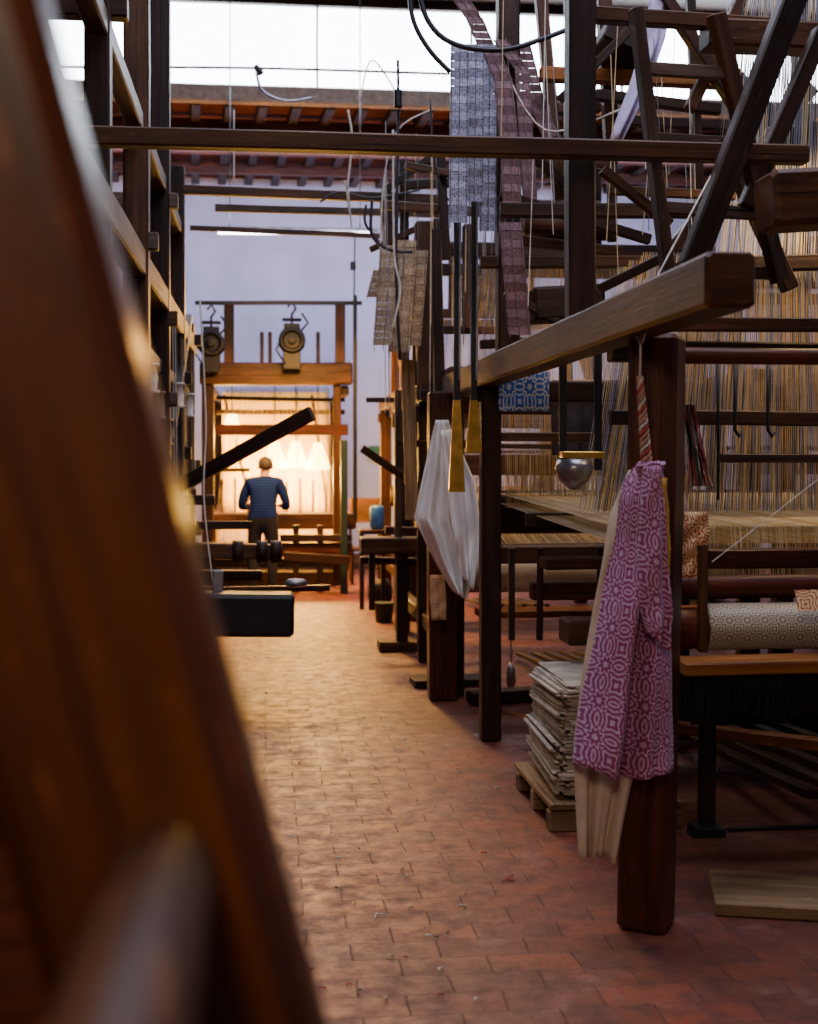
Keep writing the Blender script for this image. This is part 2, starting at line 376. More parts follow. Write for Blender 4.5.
# ---------------------------------------------------------------- generic loom
def loom(name,x0,x1,y0,y1,zt=2.1,tg=(T_GOLD,T_CREAM),th=(T_GREY,T_GOLD),head=True,upper=3.4,wood1=W_DARK,wood2=W_MID,nth=150,roll=SILVER,hz=None):
    e=empty(name); g=G(); my=(y0*.55+y1*.45); hz=hz or upper-.1
    for x in (x0,x1):
        for y in (y0,my,y1): g.beam((x,y,0),(x,y,zt),.14,.14,wood1)
        g.beam((x,y0-.3,zt+.07),(x,y1+.25,zt+.07),.14,.15,wood2)
        g.beam((x,y0,.35),(x,y1,.35),.09,.12,wood1)
        for y in (my-.5,my+.6):
            g.beam((x,y,zt+.12),(x,y,upper),.1,.1,wood1)
        g.beam((x,my-.8,upper),(x,my+.9,upper),.1,.12,wood2)
        g.beam((x,my-.5,zt+.2),(x,my+.55,upper-.1),.06,.06,wood1)
    for y in (y0,my,y1): g.beam((x0-.1,y,zt-.1),(x1+.1,y,zt-.1),.12,.13,wood2)
    for y in (my-.5,my+.6): g.beam((x0-.12,y,upper-.12),(x1+.12,y,upper-.12),.1,.1,wood1)
    g.beam((x0,y0-.05,.98),(x1,y0-.05,.98),.12,.12,wood2)
    g.beam((x0+.1,y0-.45,.62),(x1-.1,y0-.45,.62),.26,.045,W_OR)
    for x in (x0+.2,x1-.2): g.beam((x,y0-.45,0),(x,y0-.45,.6),.06,.06,wood1)
    for i in range(6):
        x=(x0+x1)/2-.3+i*.12; g.beam((x,y0-.2,.16),(x,my,.06),.05,.035,wood2)
    g.beam((x0+.06,my-.55,1.6),(x1-.06,my-.55,1.6),.07,.16,wood2)
    g.beam((x0+.06,my-.55,1.05),(x1-.06,my-.55,1.05),.07,.1,wood2)
    for x in (x0+.1,x1-.1): g.beam((x,my-.55,1.0),(x,my-.55,zt),.05,.06,wood1)
    if head:
        cx=(x0+x1)/2
        for xx in (cx-.42,cx+.42):
            for yy in (my-.25,my+.25): g.beam((xx,yy,upper),(xx,yy,upper+.7),.07,.07,wood1)
        for zz in (upper+.05,upper+.65):
            g.beam((cx-.46,my-.25,zz),(cx+.46,my-.25,zz),.06,.08,wood2); g.beam((cx-.46,my+.25,zz),(cx+.46,my+.25,zz),.06,.08,wood2)
        g.beam((cx-.36,my,upper+.25),(cx+.36,my,upper+.25),.34,.2,wood1)
        g.cyl((cx-.35,my-.45,upper+.1),(cx+.35,my-.45,upper+.1),.1,wood2,6)
    g.build('timber_frame',e)
    g=G(); g.cyl((x0+.08,y0+.12,.8),(x1-.08,y0+.12,.8),.1,roll)
    g.build('cloth_roll',e)
    g=G(); g.cyl((x0+.05,y1-.1,1.2),(x1-.05,y1-.1,1.2),.13,wood1); 
    for x in (x0+.14,x1-.14): g.cyl((x-.015,y1-.1,1.2),(x+.015,y1-.1,1.2),.25,wood2,24)
    g.build('warp_beam',e)
    g=G(); a,b2=x0+.2,x1-.2
    sheet(g,(a,y0,1.05),(b2,y0,1.05),(a,my-.55,1.22),(b2,my-.55,1.22),nth,.0022,tg)
    sheet(g,(a,my-.5,1.22),(b2,my-.5,1.22),(a,y1-.1,1.33),(b2,y1-.1,1.33),nth,.0022,tg)
    g.build('warp_threads',e)
    g=G()
    for k in range(4):
        y=my-.3+k*.12
        sheet(g,(a,y,.95),(b2,y,.95),(a+.25,y,hz),(b2-.25,y,hz),nth//2,.0019,th)
    for k in range(4): 
        y=my-.3+k*.12; g.beam((a-.1,y,1.75),(b2+.1,y,1.75),.02,.035,W_DARK)
    g.build('harness_cords',e)
    return e
# ---------------------------------------------------------------- LOOM A (front right, detailed)
A=empty('jacquard_loom'); g=G(); x0=1.30;x1=3.5
g.beam((1.305,4.40,0),(1.355,4.42,2.05),.17,.165,W_RED,up=(.50,.86,0))
g.beam((1.285,7.47,0),(1.285,7.47,2.1),.115,.115,W_DARK)
g.beam((1.23,3.36,2.10),(1.27,8.95,2.14),.14,.15,W_MID,jit=.005)
g.beam((x1,4.4,0),(x1,4.4,2.05),.15,.15,W_DARK); g.beam((x1,7.5,0),(x1,7.5,2.05),.15,.15,W_DARK)
g.beam((x1,3.4,2.12),(x1,8.9,2.12),.14,.15,W_DARK)
g.beam((1.29,5.29,2.17),(1.29,5.29,5.2),.115,.10,W_DARK)
g.beam((1.32,7.1,2.2),(1.32,7.1,5.2),.12,.12,W_DARK)
g.beam((x1,5.3,2.17),(x1,5.3,5.2),.12,.12,W_DARK)
g.beam((1.35,5.05,2.05),(3.6,5.05,2.05),.1,.08,W_DARK)
g.beam((1.2,7.5,2.03),(3.6,7.5,2.03),.12,.12,W_DARK)
pb(g,(672,325),(830,325),5.0,14,W_MID)
pb(g,(570,14),(800,28),5.4,15,W_MID)
pb(g,(540,74),(725,82),7.1,14,W_OR)
pb(g,(500,210),(765,212),6.4,14,W_DARK)
pb(g,(480,262),(700,262),7.1,12,W_MID)
pb(g,(500,195),(650,240),6.8,10,W_DARK)
pb(g,(598,290),(668,255),5.35,10,W_DARK)
pb(g,(602,170),(670,225),5.6,10,W_MID)
pb(g,(690,268),(795,-8),4.7,25,W_DARK,.09)
pb(g,(746,208),(822,30),5.1,17,W_DARK,.07)
pb(g,(735,165),(790,290),5.6,16,W_DARK,.07)
pb(g,(704,36),(840,40),5.4,28,W_MID,.14)
pb(g,(764,203),(900,196),4.4,58,W_MID,.2)
pb(g,(655,268),(812,88),7.4,14,W_MID)
pb(g,(800,-20),(800,470),6.6,14,W_DARK)
pb(g,(603,-10),(612,150),7.4,14,W_MID)
pb(g,(530,306),(600,302),7.0,34,W_DARK,.25)
pb(g,(505,292),(600,345),6.9,8,W_DARK)
pb(g,(540,-10),(560,200),7.6,12,W_MID)
pb(g,(500,238),(620,252),7.8,10,W_MID)
pb(g,(480,345),(600,338),7.9,9,W_DARK)
pb(g,(600,35),(645,55),7.0,22,W_DARK,.3)
pb(g,(612,120),(760,128),7.8,10,W_DARK)
pb(g,(560,100),(640,20),6.6,9,W_DARK); pb(g,(595,95),(720,110),6.9,11,W_DARK); pb(g,(690,-10),(700,210),7.2,9,W_DARK)
pb(g,(660,-10),(745,120),6.2,12,W_DARK,.07); pb(g,(745,-10),(690,110),6.3,12,W_MID,.07)
pb(g,(610,190),(735,196),5.9,9,W_MID); pb(g,(720,60),(830,180),6.4,13,W_DARK,.08); pb(g,(745,265),(840,262),5.9,16,W_DARK)
pb(g,(500,130),(590,205),7.5,9,W_DARK); pb(g,(515,110),(600,108),7.6,10,W_MID)
g.cyl(RY(598,60,7.3),RY(650,62,7.3),.11,W_MID,8)
g.beam((1.5,4.66,.86),(3.4,4.66,.86),.2,.045,W_OR)
g.beam((1.4,5.15,1.22),(3.5,5.15,1.22),.09,.08,W_RED)
g.beam((1.4,7.0,1.30),(3.5,7.0,1.30),.08,.08,W_DARK)
g.beam((1.42,5.2,.62),(3.5,5.2,.62),.08,.1,W_DARK)
pb(g,(703,545),(703,652),4.78,9,W_MID)
pb(g,(708,690),(706,838),5.5,15,W_DARK)
pb(g,(690,834),(722,836),5.45,20,IRON,.1)
pb(g,(728,831),(850,826),5.5,7,IRON)
g.beam((1.75,5.75,.42),(3.2,4.9,.36),.07,.05,W_OR)
g.beam(RZ(778,738),RZ(778,738)+V((0,0,.8)),.1,.1,W_DARK)
pb(g,(610,417),(840,419),5.85,15,W_DARK,.06)
pb(g,(500,437),(640,437),8.0,9,W_MID,.06)
pb(g,(720,458),(840,459),5.8,9,W_DARK,.05)
for i,(xx) in enumerate((512,540,600,625)):
    pb(g,(xx,548),(xx,640),6.9,6,W_DARK)
g.beam((1.45,6.3,.78),(3.4,6.3,.78),.22,.12,W_MID)
g.beam((1.45,7.1,.9),(3.4,7.1,.9),.1,.1,W_RED)
g.beam((1.45,6.8,1.08),(3.4,6.8,1.08),.2,.06,W_MID)
for i in range(5):
    g.beam((2.3+i*.16,5.3,.2),(2.3+i*.16,7.2,.1),.06,.04,W_DARK)
g.beam((1.5,7.3,.1),(3.4,7.3,.1),.2,.14,W_DARK); g.beam((1.5,6.9,.45),(3.4,6.9,.45),.16,.14,W_DARK)
g.build('timber_frame',A)
g=G(); 
g.cyl((1.46,4.95,.96),(1.72,4.95,.96),.082,REDP); g.cyl((1.36,4.95,.96),(3.5,4.95,.96),.03,IRON); g.build('cloth_beam_end',A)
g=G(); g.cyl((1.70,4.95,.965),(3.4,4.95,.965),.092,SILVER,28); g.build('damask_cloth_roll',A)
g=G(); g.cyl((1.42,5.0,1.12),(3.5,5.0,1.12),.045,REDP); g.cyl((1.55,4.85,2.02),(3.5,4.85,2.02),.032,W_RED); g.cyl((1.4,8.2,1.3),(3.45,8.2,1.3),.14,W_DARK)
p=RY(812,600,4.72); g.beam(p-V((.06,0,0)),p+V((.08,0,.0)),.003,.085,YELPAT,up=(0,.5,1))
g.build('breast_roller',A)
g=G()
for yy in (4.62,4.67,4.72):
    for i in range(330):
        x=1.5+1.9*(i+random.random())/330; L=.13+.035*math.sin(x*21)+random.uniform(0,.04); g.thread((x,yy,.84),(x+random.uniform(-.02,.02),yy,.84-L),.006,T_BLACK)
g.beam((1.5,4.76,.785),(3.4,4.76,.785),.04,.11,T_BLACK)
g.build('black_fringe',A)
g=G()
sheet(g,(1.45,5.2,1.34),(3.4,5.2,1.34),(1.45,8.1,1.42),(3.4,8.1,1.42),240,.0028,(T_GOLD,T_CREAM,T_CREAM))
sheet(g,(1.45,5.3,1.27),(3.4,5.3,1.27),(1.45,8.1,1.36),(3.4,8.1,1.36),170,.0028,(T_GOLD,T_CREAM))
sheet(g,(1.5,5.15,1.35),(3.4,5.15,1.35),(1.5,5.1,1.10),(3.4,5.1,1.10),230,.0024,(T_GOLD,T_CREAM))
g.build('warp_threads',A)
g=G()
for k,(yy,m) in enumerate(((5.95,(T_GREY,T_GOLD)),(6.05,(T_GREY,T_CREAM,T_DARK)),(6.2,(T_GOLD,T_GREY)),(6.4,(T_GREY,T_CREAM)))):
    sheet(g,(1.55,yy,1.38),(3.4,yy,1.38),(1.75,yy,2.6),(3.2,yy,2.6),165,.0020,m)
for yy in (6.0,6.15,6.3): sheet(g,(2.15,yy,2.5),(3.2,yy,2.5),(2.35,yy,4.3),(3.1,yy,4.3),80,.0020,(T_GREY,T_GREY,T_CREAM,T_DARK))
sheet(g,RY(505,455,7.8),RY(640,455,7.8),RY(505,508,7.8),RY(640,508,7.8),70,.004,(T_GOLD,T_CREAM))
for i in range(46):
    a=RY(684+random.uniform(-3,10),405,5.3); b2=RY(700+random.uniform(-14,14),486,5.3); g.thread(a,b2,.003,random.choice((CORD_R,CORD,CORD_G,CORD_R)))
g.thread(RY(712,562,4.6),RY(830,470,4.6),.002,CORD)
for i in range(30):
    x=random.uniform(500,760); Y=random.uniform(5.6,7.8); y1=random.uniform(-10,150); g.thread(RY(x,y1,Y),RY(x+random.uniform(-12,12),y1+random.uniform(90,240),Y),.0025,random.choice((CORD,T_CREAM,T_GREY,CORD_D)))
g.build('harness_cords',A)
g=G()
cloth(g,[(512,683,708),(535,682,709),(555,683,706),(578,682,700)],4.9,YELPAT,2,.012,20)
cloth(g,[(480,668,682),(520,672,690),(570,676,690)],5.1,CREAM,2,.012,20)
g.build('patterned_sample_cloth',A,.003)
g=G() # iron
for (xx,yy) in ((768,430),(735,430)):
    p=RY(xx,yy,5.6); g.tube([p+V((0,0,.35)),p,p+V((.02,0,-.03)),p+V((.03,0,-.01))],.008,IRON)
for xx in (563,598):
    a=RY(xx,345,6.0); b2=RY(xx,470,6.0); g.beam(a,b2,.035,.02,IRON)
c=RY(574,470,5.9)
g.lathe(c+V((0,0,.05)),c-V((0,0,.09)),[(0,.075),(.3,.09),(.7,.07),(1,.02)],STEEL)
g.beam(c+V((-.06,0,.07)),c+V((.14,0,.07)),.07,.03,BRASS)
for xx in (655,677,718): g.tube([RY(xx,340,5.75),RY(xx,500,5.75)],.007,IRON)
g.build('iron_fittings',A)
g=G(); cloth(g,[(380,552,640),(420,552,640),(460,554,640)],8.6,T_DARK,3,.03,24); g.build('dark_backing_sheet',A,.004)  # added dark sheet, stands in for the gloom behind the threads
# ladder
g=G()
a1,a2=RY(636,8,5.0),RY(668,276,5.15); b1,b3=RY(716,14,5.0),RY(779,282,5.15)
g.beam(a1,a2,.045,.075,W_GREY); g.beam(b1,b3,.045,.075,W_MID)
for t in (.22,.48,.74,.97): 
    g.beam(a1.lerp(a2,t),b1.lerp(b3,t),.035,.05,W_GREY)
g.build('wooden_ladder',A)
g=G(); g.beam((-.8,4.95,2.825),(2.12,4.95,2.825),.075,.07,W_MID); g.build('tie_beam')
g=G()
pb(g,(183,190),(445,200),10,9,W_MID); pb(g,(215,208),(445,214),11,7,W_GREY); pb(g,(190,228),(380,236),13,5,W_MID)
g.build('tie_beam')
g=G(); cloth(g,[(-5,650,672),(40,645,664),(90,628,648),(142,610,622)],6.2,LAV,1.5,.02,14); g.build('lavender_cloth_strip',A,.003)
# ---------------------------------------------------------------- other looms on right
B=loom('jacquard_loom',1.28,3.4,8.95,12.4,2.12,roll=CREAM)
loom('jacquard_loom',1.5,3.6,13.3,16.6,2.3,wood1=W_MID)
loom('jacquard_loom',4.1,6.1,5.2,8.6,2.2,tg=(T_CREAM,T_GREY),th=(T_GREY,T_DARK),upper=3.2,hz=2.6)
loom('jacquard_loom',4.0,6.0,9.8,13.2,2.2,upper=3.3,hz=2.6)
P=B; g=G()
g.beam((1.18,8.8,0),(1.18,8.8,2.1),.19,.17,W_RED)
g.beam(RZ(402,650),RZ(402,650)+V((0,0,1.0)),.1,.1,W_DARK)
pb(g,(360,545),(436,545),11,16,W_MID,.3)
pb(g,(372,553),(372,610),11,6,W_DARK)
pb(g,(378,645),(424,645),11.2,9,W_MID,.25)
g.beam(RZ(412,686)+V((0,0,.03)),RZ(482,684)+V((0,0,.03)),.25,.05,W_DARK)
g.beam(RZ(470,705)+V((0,0,.05)),RZ(545,700)+V((0,0,.05)),.15,.08,W_DARK)
pb(g,(424,222),(426,400),9.5,18,W_MID)
pb(g,(436,230),(440,400),9.0,10,W_DARK)
pb(g,(386,190),(388,250),10,10,W_MID)
pb(g,(404,160),(404,250),10,9,W_DARK)
pb(g,(408,360),(412,520),9.6,13,W_PALE,.03)
pb(g,(452,395),(420,395),9.2,10,W_DARK)
pb(g,(362,448),(425,492),10.5,8,W_MID)
pb(g,(395,443),(480,443),10.2,6,W_MID)
pb(g,(398,390),(398,560),11,7,W_GREY)
pb(g,(380,205),(520,215),9.4,9,W_MID)
pb(g,(405,165),(460,176),9.2,7,W_MID)
pb(g,(404,185),(500,180),9.7,9,W_DARK)
pb(g,(400,250),(470,246),9.8,7,W_MID)
pb(g,(440,330),(520,330),9.4,8,W_MID)
pb(g,(366,400),(420,400),12.5,5,W_MID)
pb(g,(440,150),(446,260),9.3,9,W_DARK)
pb(g,(470,225),(470,330),9.3,14,W_MID)
pb(g,(386,190),(440,150),9.8,7,W_DARK); pb(g,(370,250),(425,225),9.9,6,W_MID); pb(g,(360,560),(440,562),11.3,7,W_DARK,.1); pb(g,(385,530),(430,532),11.2,8,W_RED,.1)
g.build('aisle_timbers',P)
g=G()
for i in range(36):
    x=random.uniform(380,510); Y=random.uniform(8.2,10.5); y1=random.uniform(100,220); g.thread(RY(x,y1,Y),RY(x+random.uniform(-4,4),random.uniform(280,440),Y),.0035,random.choice((CORD,T_CREAM,T_GREY,CORD_D)))
g.build('hanging_cords',P)
# ---------------------------------------------------------------- punch cards
g=G()
for x,yb,Y in ((458,228,6.8),(474,205,6.95),(488,232,7.1)):
    cards(g,[RY(x+2,44,Y),RY(x+1,130,Y),RY(x,yb,Y)],.10,.045,CARD_BL)
for x,yb,Y in ((463,190,7.3),(482,215,7.4)):
    cards(g,[RY(x+2,44,Y),RY(x,yb,Y)],.12,.045,CARD_BL)
g.build('punch_card_chain',A)
g=G()
cards(g,[RY(490,48,6.7),RY(503,80,6.7),RY(510,150,6.7),RY(513,225,6.7)],.10,.045,CARD_BR)
cards(g,[RY(500,40,7.0),RY(522,70,7.0),RY(527,150,7.0),RY(531,212,7.0)],.08,.045,CARD_BR)
cards(g,[RY(510,222,6.6),RY(516,290,6.6),RY(520,338,6.6)],.12,.045,CARD_BR)
cards(g,[RY(522,45,7.2),RY(536,100,7.2),RY(552,140,7.2),RY(566,135,7.2)],.10,.045,CARD_BR)
cards(g,[RY(455,-10,7.2),RY(475,20,7.2),RY(492,60,7.2)],.10,.045,CARD_BR)
g.build('punch_card_chain',A)
g=G()
for x,yt,yb,Y in ((385,245,352,9.0),(400,240,358,9.2),(412,250,350,9.4),(378,270,300,9.1)):
    cards(g,[RY(x+6,yt,Y),RY(x+2,(yt+yb)/2,Y),RY(x-2,yb,Y)],.15,.05,CARD_BE)
g.build('punch_card_chain',B)
g=G()
for x,yb,Y in ((457,492,7.0),(474,452,7.1)):
    g.beam(RY(x,200,Y),RY(x,400,Y),.035,.012,IRON)
    g.beam(RY(x+3,200,Y),RY(x+3,380,Y-.05),.012,.012,STEEL)
    p=RY(x,400,Y);q=RY(x-1,yb,Y)
    g.add([p+V((-.02,0,0)),p+V((.02,0,0)),q+V((.05,0,0)),q+V((-.04,0,0)),p+V((-.02,.012,0)),p+V((.02,.012,0)),q+V((.05,.012,0)),q+V((-.04,.012,0))],
      [[3,2,1,0],[4,5,6,7],[0,4,7,3],[1,2,6,5],[2,3,7,6],[0,1,5,4]],[[(0,0)]*4]*6,BRASS)
g.build('lacquered_slats',A)
# ---------------------------------------------------------------- hanging textiles
e=empty('hanging_damask_cloth')
g=G()
cloth(g,[(462,640,660),(480,628,666),(500,622,667),(540,619,668),(580,611,671),(610,606,672),(650,598,675),(700,587,677),(740,580,679),(774,575,678)],4.17,PURPLE,2.0,.055,64,6,1.0,.03,.6,.05,-.03)
g.build('damask_panel',e,.003)
g=G()
cloth(g,[(466,646,660),(500,643,664),(560,640,668),(610,640,672),(642,645,670)],4.07,PURPLE,1.2,.022,24,6,1.0,.03,1.4,.03,-.05)
cloth(g,[(478,660,666),(530,663,669),(575,664,670)],4.10,YEL,1,.01,8)
g.build('damask_sleeve',e,.003)
g=G()
cloth(g,[(470,630,650),(520,610,640),(560,603,640),(600,596,640),(680,581,640),(740,573,640),(800,575,628),(858,577,616)],4.29,CREAM,2.5,.022,36,6,1.0,0,2.0,.03)
g.build('linen_lining',e,.003)
g=G()
k=RY(650,468,4.14)
for i in range(9):
    a=i*.7; g.tube([k+V((math.cos(a)*.01,0,-.05)),k+V((math.cos(a)*.03,math.sin(a)*.02-.01,-.0)),k+V((math.cos(a+1)*.035,math.sin(a)*.02-.01,.015)),k+V((math.cos(a+2)*.02,0,-.02))],.011,PURPLE,6)
g.ring(k,(0,.3,1),.035,.012,PURPLE)
g.build('knot',e)
g=G()
top=RY(641,328,4.2)
for j,m in enumerate((CORD_R,CORD_P,CORD_P,CORD)):
    N=44
    g.tube([V((k.x-.025,k.y+.03,k.z+.30))*(i/N)+V((k.x-.01,k.y,k.z))*(1-i/N)+V(((.006+.011*(1-i/N))*math.cos(i*.6+j*1.57),.010*math.sin(i*.6+j*1.57),0)) for i in range(N+1)],.0055,m,5)
g.tube([k+V((-.025,.03,.29)),top],.004,CORD,5)
g.tube([RY(641,328,4.2),RY(650,290,4.2),RY(690,215,4.6),RY(735,130,4.9)],.003,CORD,5)
g.ring(top,(1,0,0),.05,.004,CORD)
g.build('cord',e)
g=G()
cloth(g,[(420,436,448),(450,430,459),(490,421,471),(520,415,477),(545,427,481),(575,443,479),(597,457,468)],8.45,WHITE,3.2,.10,60,8,1,.0,.6,.0,-.05,True)
cloth(g,[(430,440,452),(480,446,474),(530,452,482),(560,458,479),(584,464,474)],8.3,WHITE,2,.06,30,8,1,.0,.2,.0,-.1,True)
g.build('hanging_towel',None,.006)
g=G(); cloth(g,[(575,430,444),(600,430,446),(620,432,446)],8.66,YELPAT,2,.006,12); g.build('hanging_rag',B,.004)
g=G(); cloth(g,[(372,499,549),(411,499,549)],7.36,BLUE,1,.006,20); g.build('blue_damask_sample',A,.004)
# ---------------------------------------------------------------- stack of cards on pallet
e=empty('cardboard_stack'); g=G(); z=.14
while z<.62:
    t=random.uniform(.007,.014); dx=random.uniform(-.02,.02)+.05*(z-.14); dy=random.uniform(-.02,.02); r=random.uniform(-.02,.02)
    sx=random.uniform(.42,.5)/2
    g.beam((1.50+dx-sx+r,5.62+dy,z+t/2),(1.50+dx-sx+r+.02,6.3+dy,z+t/2+.03*math.sin(z*9)),.02,t*.9,PAPER,c=.001,jit=.001)
    g.beam((1.52+dx-sx,5.95+dy,z+t/2),(1.52+dx+sx,5.95+dy,z+t/2+.01),.70,t*.85,PAPER,c=.001,jit=.002)
    z+=t
g.build('card_sheets',e)
g=G()
for y in (5.6,5.95,6.3): g.beam((1.22,y,.045),(1.82,y,.045),.09,.09,W_PALE)
for x in (1.28,1.44,1.6,1.76): g.beam((x,5.55,.11),(x,6.38,.11),.12,.025,W_PALE)
g.build('pallet',e)
g=G()
c=RZ(775,915); g.beam(c+V((-.16,.2,.025)),c+V((.7,-.05,.025)),.40,.045,W_PALE,jit=.001); g.build('wooden_floor_board')
# ---------------------------------------------------------------- left looms
L=empty('timber_loom'); g=G(); X=-.73
for Y,z,w in ((5.75,4.6,.11),(7.4,5.2,.14),(9.0,5.6,.13),(10.6,4.0,.13),(12.1,2.9,.12)):
    g.beam((X,Y,0 if Y>8 else 1.9),(X,Y,z),w,w,W_MID if Y in(7.4,12.1) else W_DARK)
    g.beam((-2.9,Y,0),(-2.9,Y,z),w,w,W_DARK)
g.beam((X,3.0,2.72),(X,12.4,2.72),.12,.15,W_GREY)
g.beam((X-.02,3.2,2.3),(X-.02,12.2,2.25),.08,.09,W_DARK)
g.beam((X,5.2,3.5),(X,10.8,3.5),.09,.1,W_MID)
g.beam((X,9,1.3),(X,12.2,1.3),.09,.12,W_DARK)
g.beam((X-.05,8,1.85),(X-.05,12.2,1.85),.07,.08,W_MID)
for Y,z in ((5.8,3.6),(7.4,2.85),(7.4,4.3),(9.0,3.4),(9.0,2.6),(10.6,2.3),(12.1,2.75),(9.0,1.4),(10.6,1.1),(12.1,1.0),(12.1,1.6),(9.0,2.05),(10.6,1.7),(11.3,1.35)):
    g.beam((-3.0,Y,z),(X+.12,Y,z),.09,.1,random.choice((W_MID,W_DARK,W_GREY)))
g.beam((X-.3,6.0,2.4),(X-.3,8.8,4.3),.07,.08,W_MID)
g.beam((X+.04,9.6,1.9),(X+.04,11.6,2.9),.06,.06,W_DARK)
g.build('timber_frame',L)
g=G()
sheet(g,(-2.8,9.3,1.25),(-.85,9.3,1.25),(-2.6,9.3,3.3),(-1,9.3,3.3),110,.0022,(T_GREY,T_GOLD,T_CREAM))
sheet(g,(-2.8,10.9,1.1),(-.72,10.9,1.1),(-2.6,10.9,2.6),(-.9,10.9,2.6),110,.0022,(T_GOLD,T_CREAM))
sheet(g,(-2.8,6.0,1.2),(-.9,6.0,1.2),(-2.8,10.6,1.3),(-.9,10.6,1.3),120,.0025,(T_GOLD,T_CREAM,T_GREY))
for i in range(16):
    yy=9.2+random.random()*2.8; g.thread((X+.08,yy,1.0+random.random()*.3),(X+.06,yy+.1,2.6),.0025,random.choice((CORD,T_GOLD,CORD_D)))
g.build('harness_cords',L)
g=G()
for (x,y,Y,r,m) in ((150,378,8.2,.05,CORD),(160,405,8.6,.03,W_PALE),(168,432,9.0,.03,T_GOLD),(180,395,9.6,.03,CORD),(190,405,10.2,.03,CORD)):
    p=RY(x,y,Y); g.lathe(p-V((0,0,.09)),p+V((0,0,.09)),[(0,r*1.2),(.08,r*1.2),(.1,r*.8),(.5,r),(.9,r*.7),(.92,r*1.2),(1,r*1.2)],m,14)
g.build('thread_bobbins',L)
g=G()
pb(g,(150,612),(294,614),8.9,42,IRON,.3)
pb(g,(196,590),(330,588),9.4,6,W_RED)
pb(g,(190,550),(282,552),9.6,15,W_MID)
for x in (238,262,276): p=RY(x,552,9.6); g.cyl(p-V((.04,0,0)),p+V((.04,0,0)),.085,W_DARK)
pb(g,(196,525),(252,525),9.6,8,W_DARK)
pb(g,(150,575),(262,575),9.9,10,W_DARK)
pb(g,(160,500),(215,500),10.2,10,W_MID)
p=RY(296,583,9.0); g.lathe(p-V((.08,0,0)),p+V((.08,0,0)),[(0,.01),(.2,.03),(.8,.03),(1,.01)],STEEL)
pb(g,(218,570),(218,592),9.0,10,STEEL)
g.build('end_rollers_and_box',L)
g=G(); a=RY(178,487,9.5); b2=RY(312,413,9.0); g.beam(a,b2,.05,.1,W_DARK); g.build('sley_plank',L)
# foreground diagonal timbers
E=empty('timber_loom'); g=G()
a=RY(-104,-80,.95); b2=RY(222,1100,.95); d=(b2-a).normalized()
top=a-d*.5; bot=a+d*((a.z)/(-d.z))
g.beam(bot,top,.17,.15,W_FORE,up=(0,1,0),c=.02)
p=RY(188,775,1.15); 
g.cyl(p+V((0,.1,0)),(p.x,.25,p.z),.035,W_MID,16)
g.beam((-1.0,1.5,0),(-1.0,1.5,2.8),.12,.12,W_DARK)
g.beam((-1.1,1.35,1.33),(-.18,1.35,1.33),.1,.12,W_RED)
g.beam((-1.1,1.42,.65),(-.1,1.42,.65),.05,1.28,W_RED)
g.build('timber_frame',E)
g=G(); p=RY(4,515,1.3); g.lathe(p-V((.04,0,0)),p+V((.04,0,0)),[(0,.005),(.2,.008),(.8,.008),(1,.005)],BRASS); 
g.tube([p,p+V((-.3,.1,-.1))],.006,BRASS); g.build('brass_rod',E)
# ---------------------------------------------------------------- far loom with weaver
C=empty('hand_loom'); g=G(); Y0=16.6
pb(g,(200,374),(352,374),Y0,22,W_MID,.25)
pb(g,(229,303),(229,368),Y0,10,W_MID); pb(g,(340,302),(340,368),Y0,10,W_MID)
pb(g,(215,430),(348,430),Y0,11,W_RED,.1)
pb(g,(208,385),(208,585),Y0,12,W_DARK); pb(g,(337,385),(337,580),Y0,8,W_MID)
pb(g,(203,521),(356,521),16.9,16,W_MID,.2)
pb(g,(203,549),(352,549),16.4,13,W_RED,.2)
pb(g,(203,562),(345,562),17.4,9,W_DARK,.3)
pb(g,(203,578),(345,578),17.0,15,W_DARK,.2)
pb(g,(280,538),(352,538),16.3,7,W_DARK,.1)
pb(g,(284,556),(350,560),16.0,9,W_DARK,.1)
pb(g,(250,510),(250,596),16.5,4,W_DARK)
pb(g,(296,525),(296,596),16.4,6,W_DARK); pb(g,(320,525),(320,596),16.4,6,W_DARK)
for x in (210,345):
    a=RY(x,350,Y0); g.beam((a.x,16.6,2.55),(a.x,19.3,2.55),.1,.12,W_DARK); g.beam((a.x,19.3,0),(a.x,19.3,2.6),.12,.12,W_DARK); g.beam((a.x,16.6,.9),(a.x,19.3,.9),.1,.12,W_MID)
for x in (262,270,318): pb(g,(x,332),(x,366),Y0,4,W_DARK)
pb(g,(216,412),(345,412),17.5,5,W_DARK); pb(g,(216,470),(250,470),16.8,4,W_DARK)
for i in range(9): pb(g,(222+i*13,480+random.uniform(-4,4)),(222+i*13,513),17.3,2.2,W_DARK)
pb(g,(224,395),(250,500),17.6,3,W_DARK); pb(g,(312,395),(326,500),17.6,3,W_DARK); pb(g,(216,398),(345,400),17.0,4,W_DARK)
g.build('timber_frame',C)
g=G(); pb(g,(344,440),(344,602),16.2,7,GREENM); pb(g,(330,602),(356,602),16.2,6,GREENM); pb(g,(355,295),(355,520),16.0,4,IRON); pb(g,(195,303),(362,303),16.0,4,IRON)
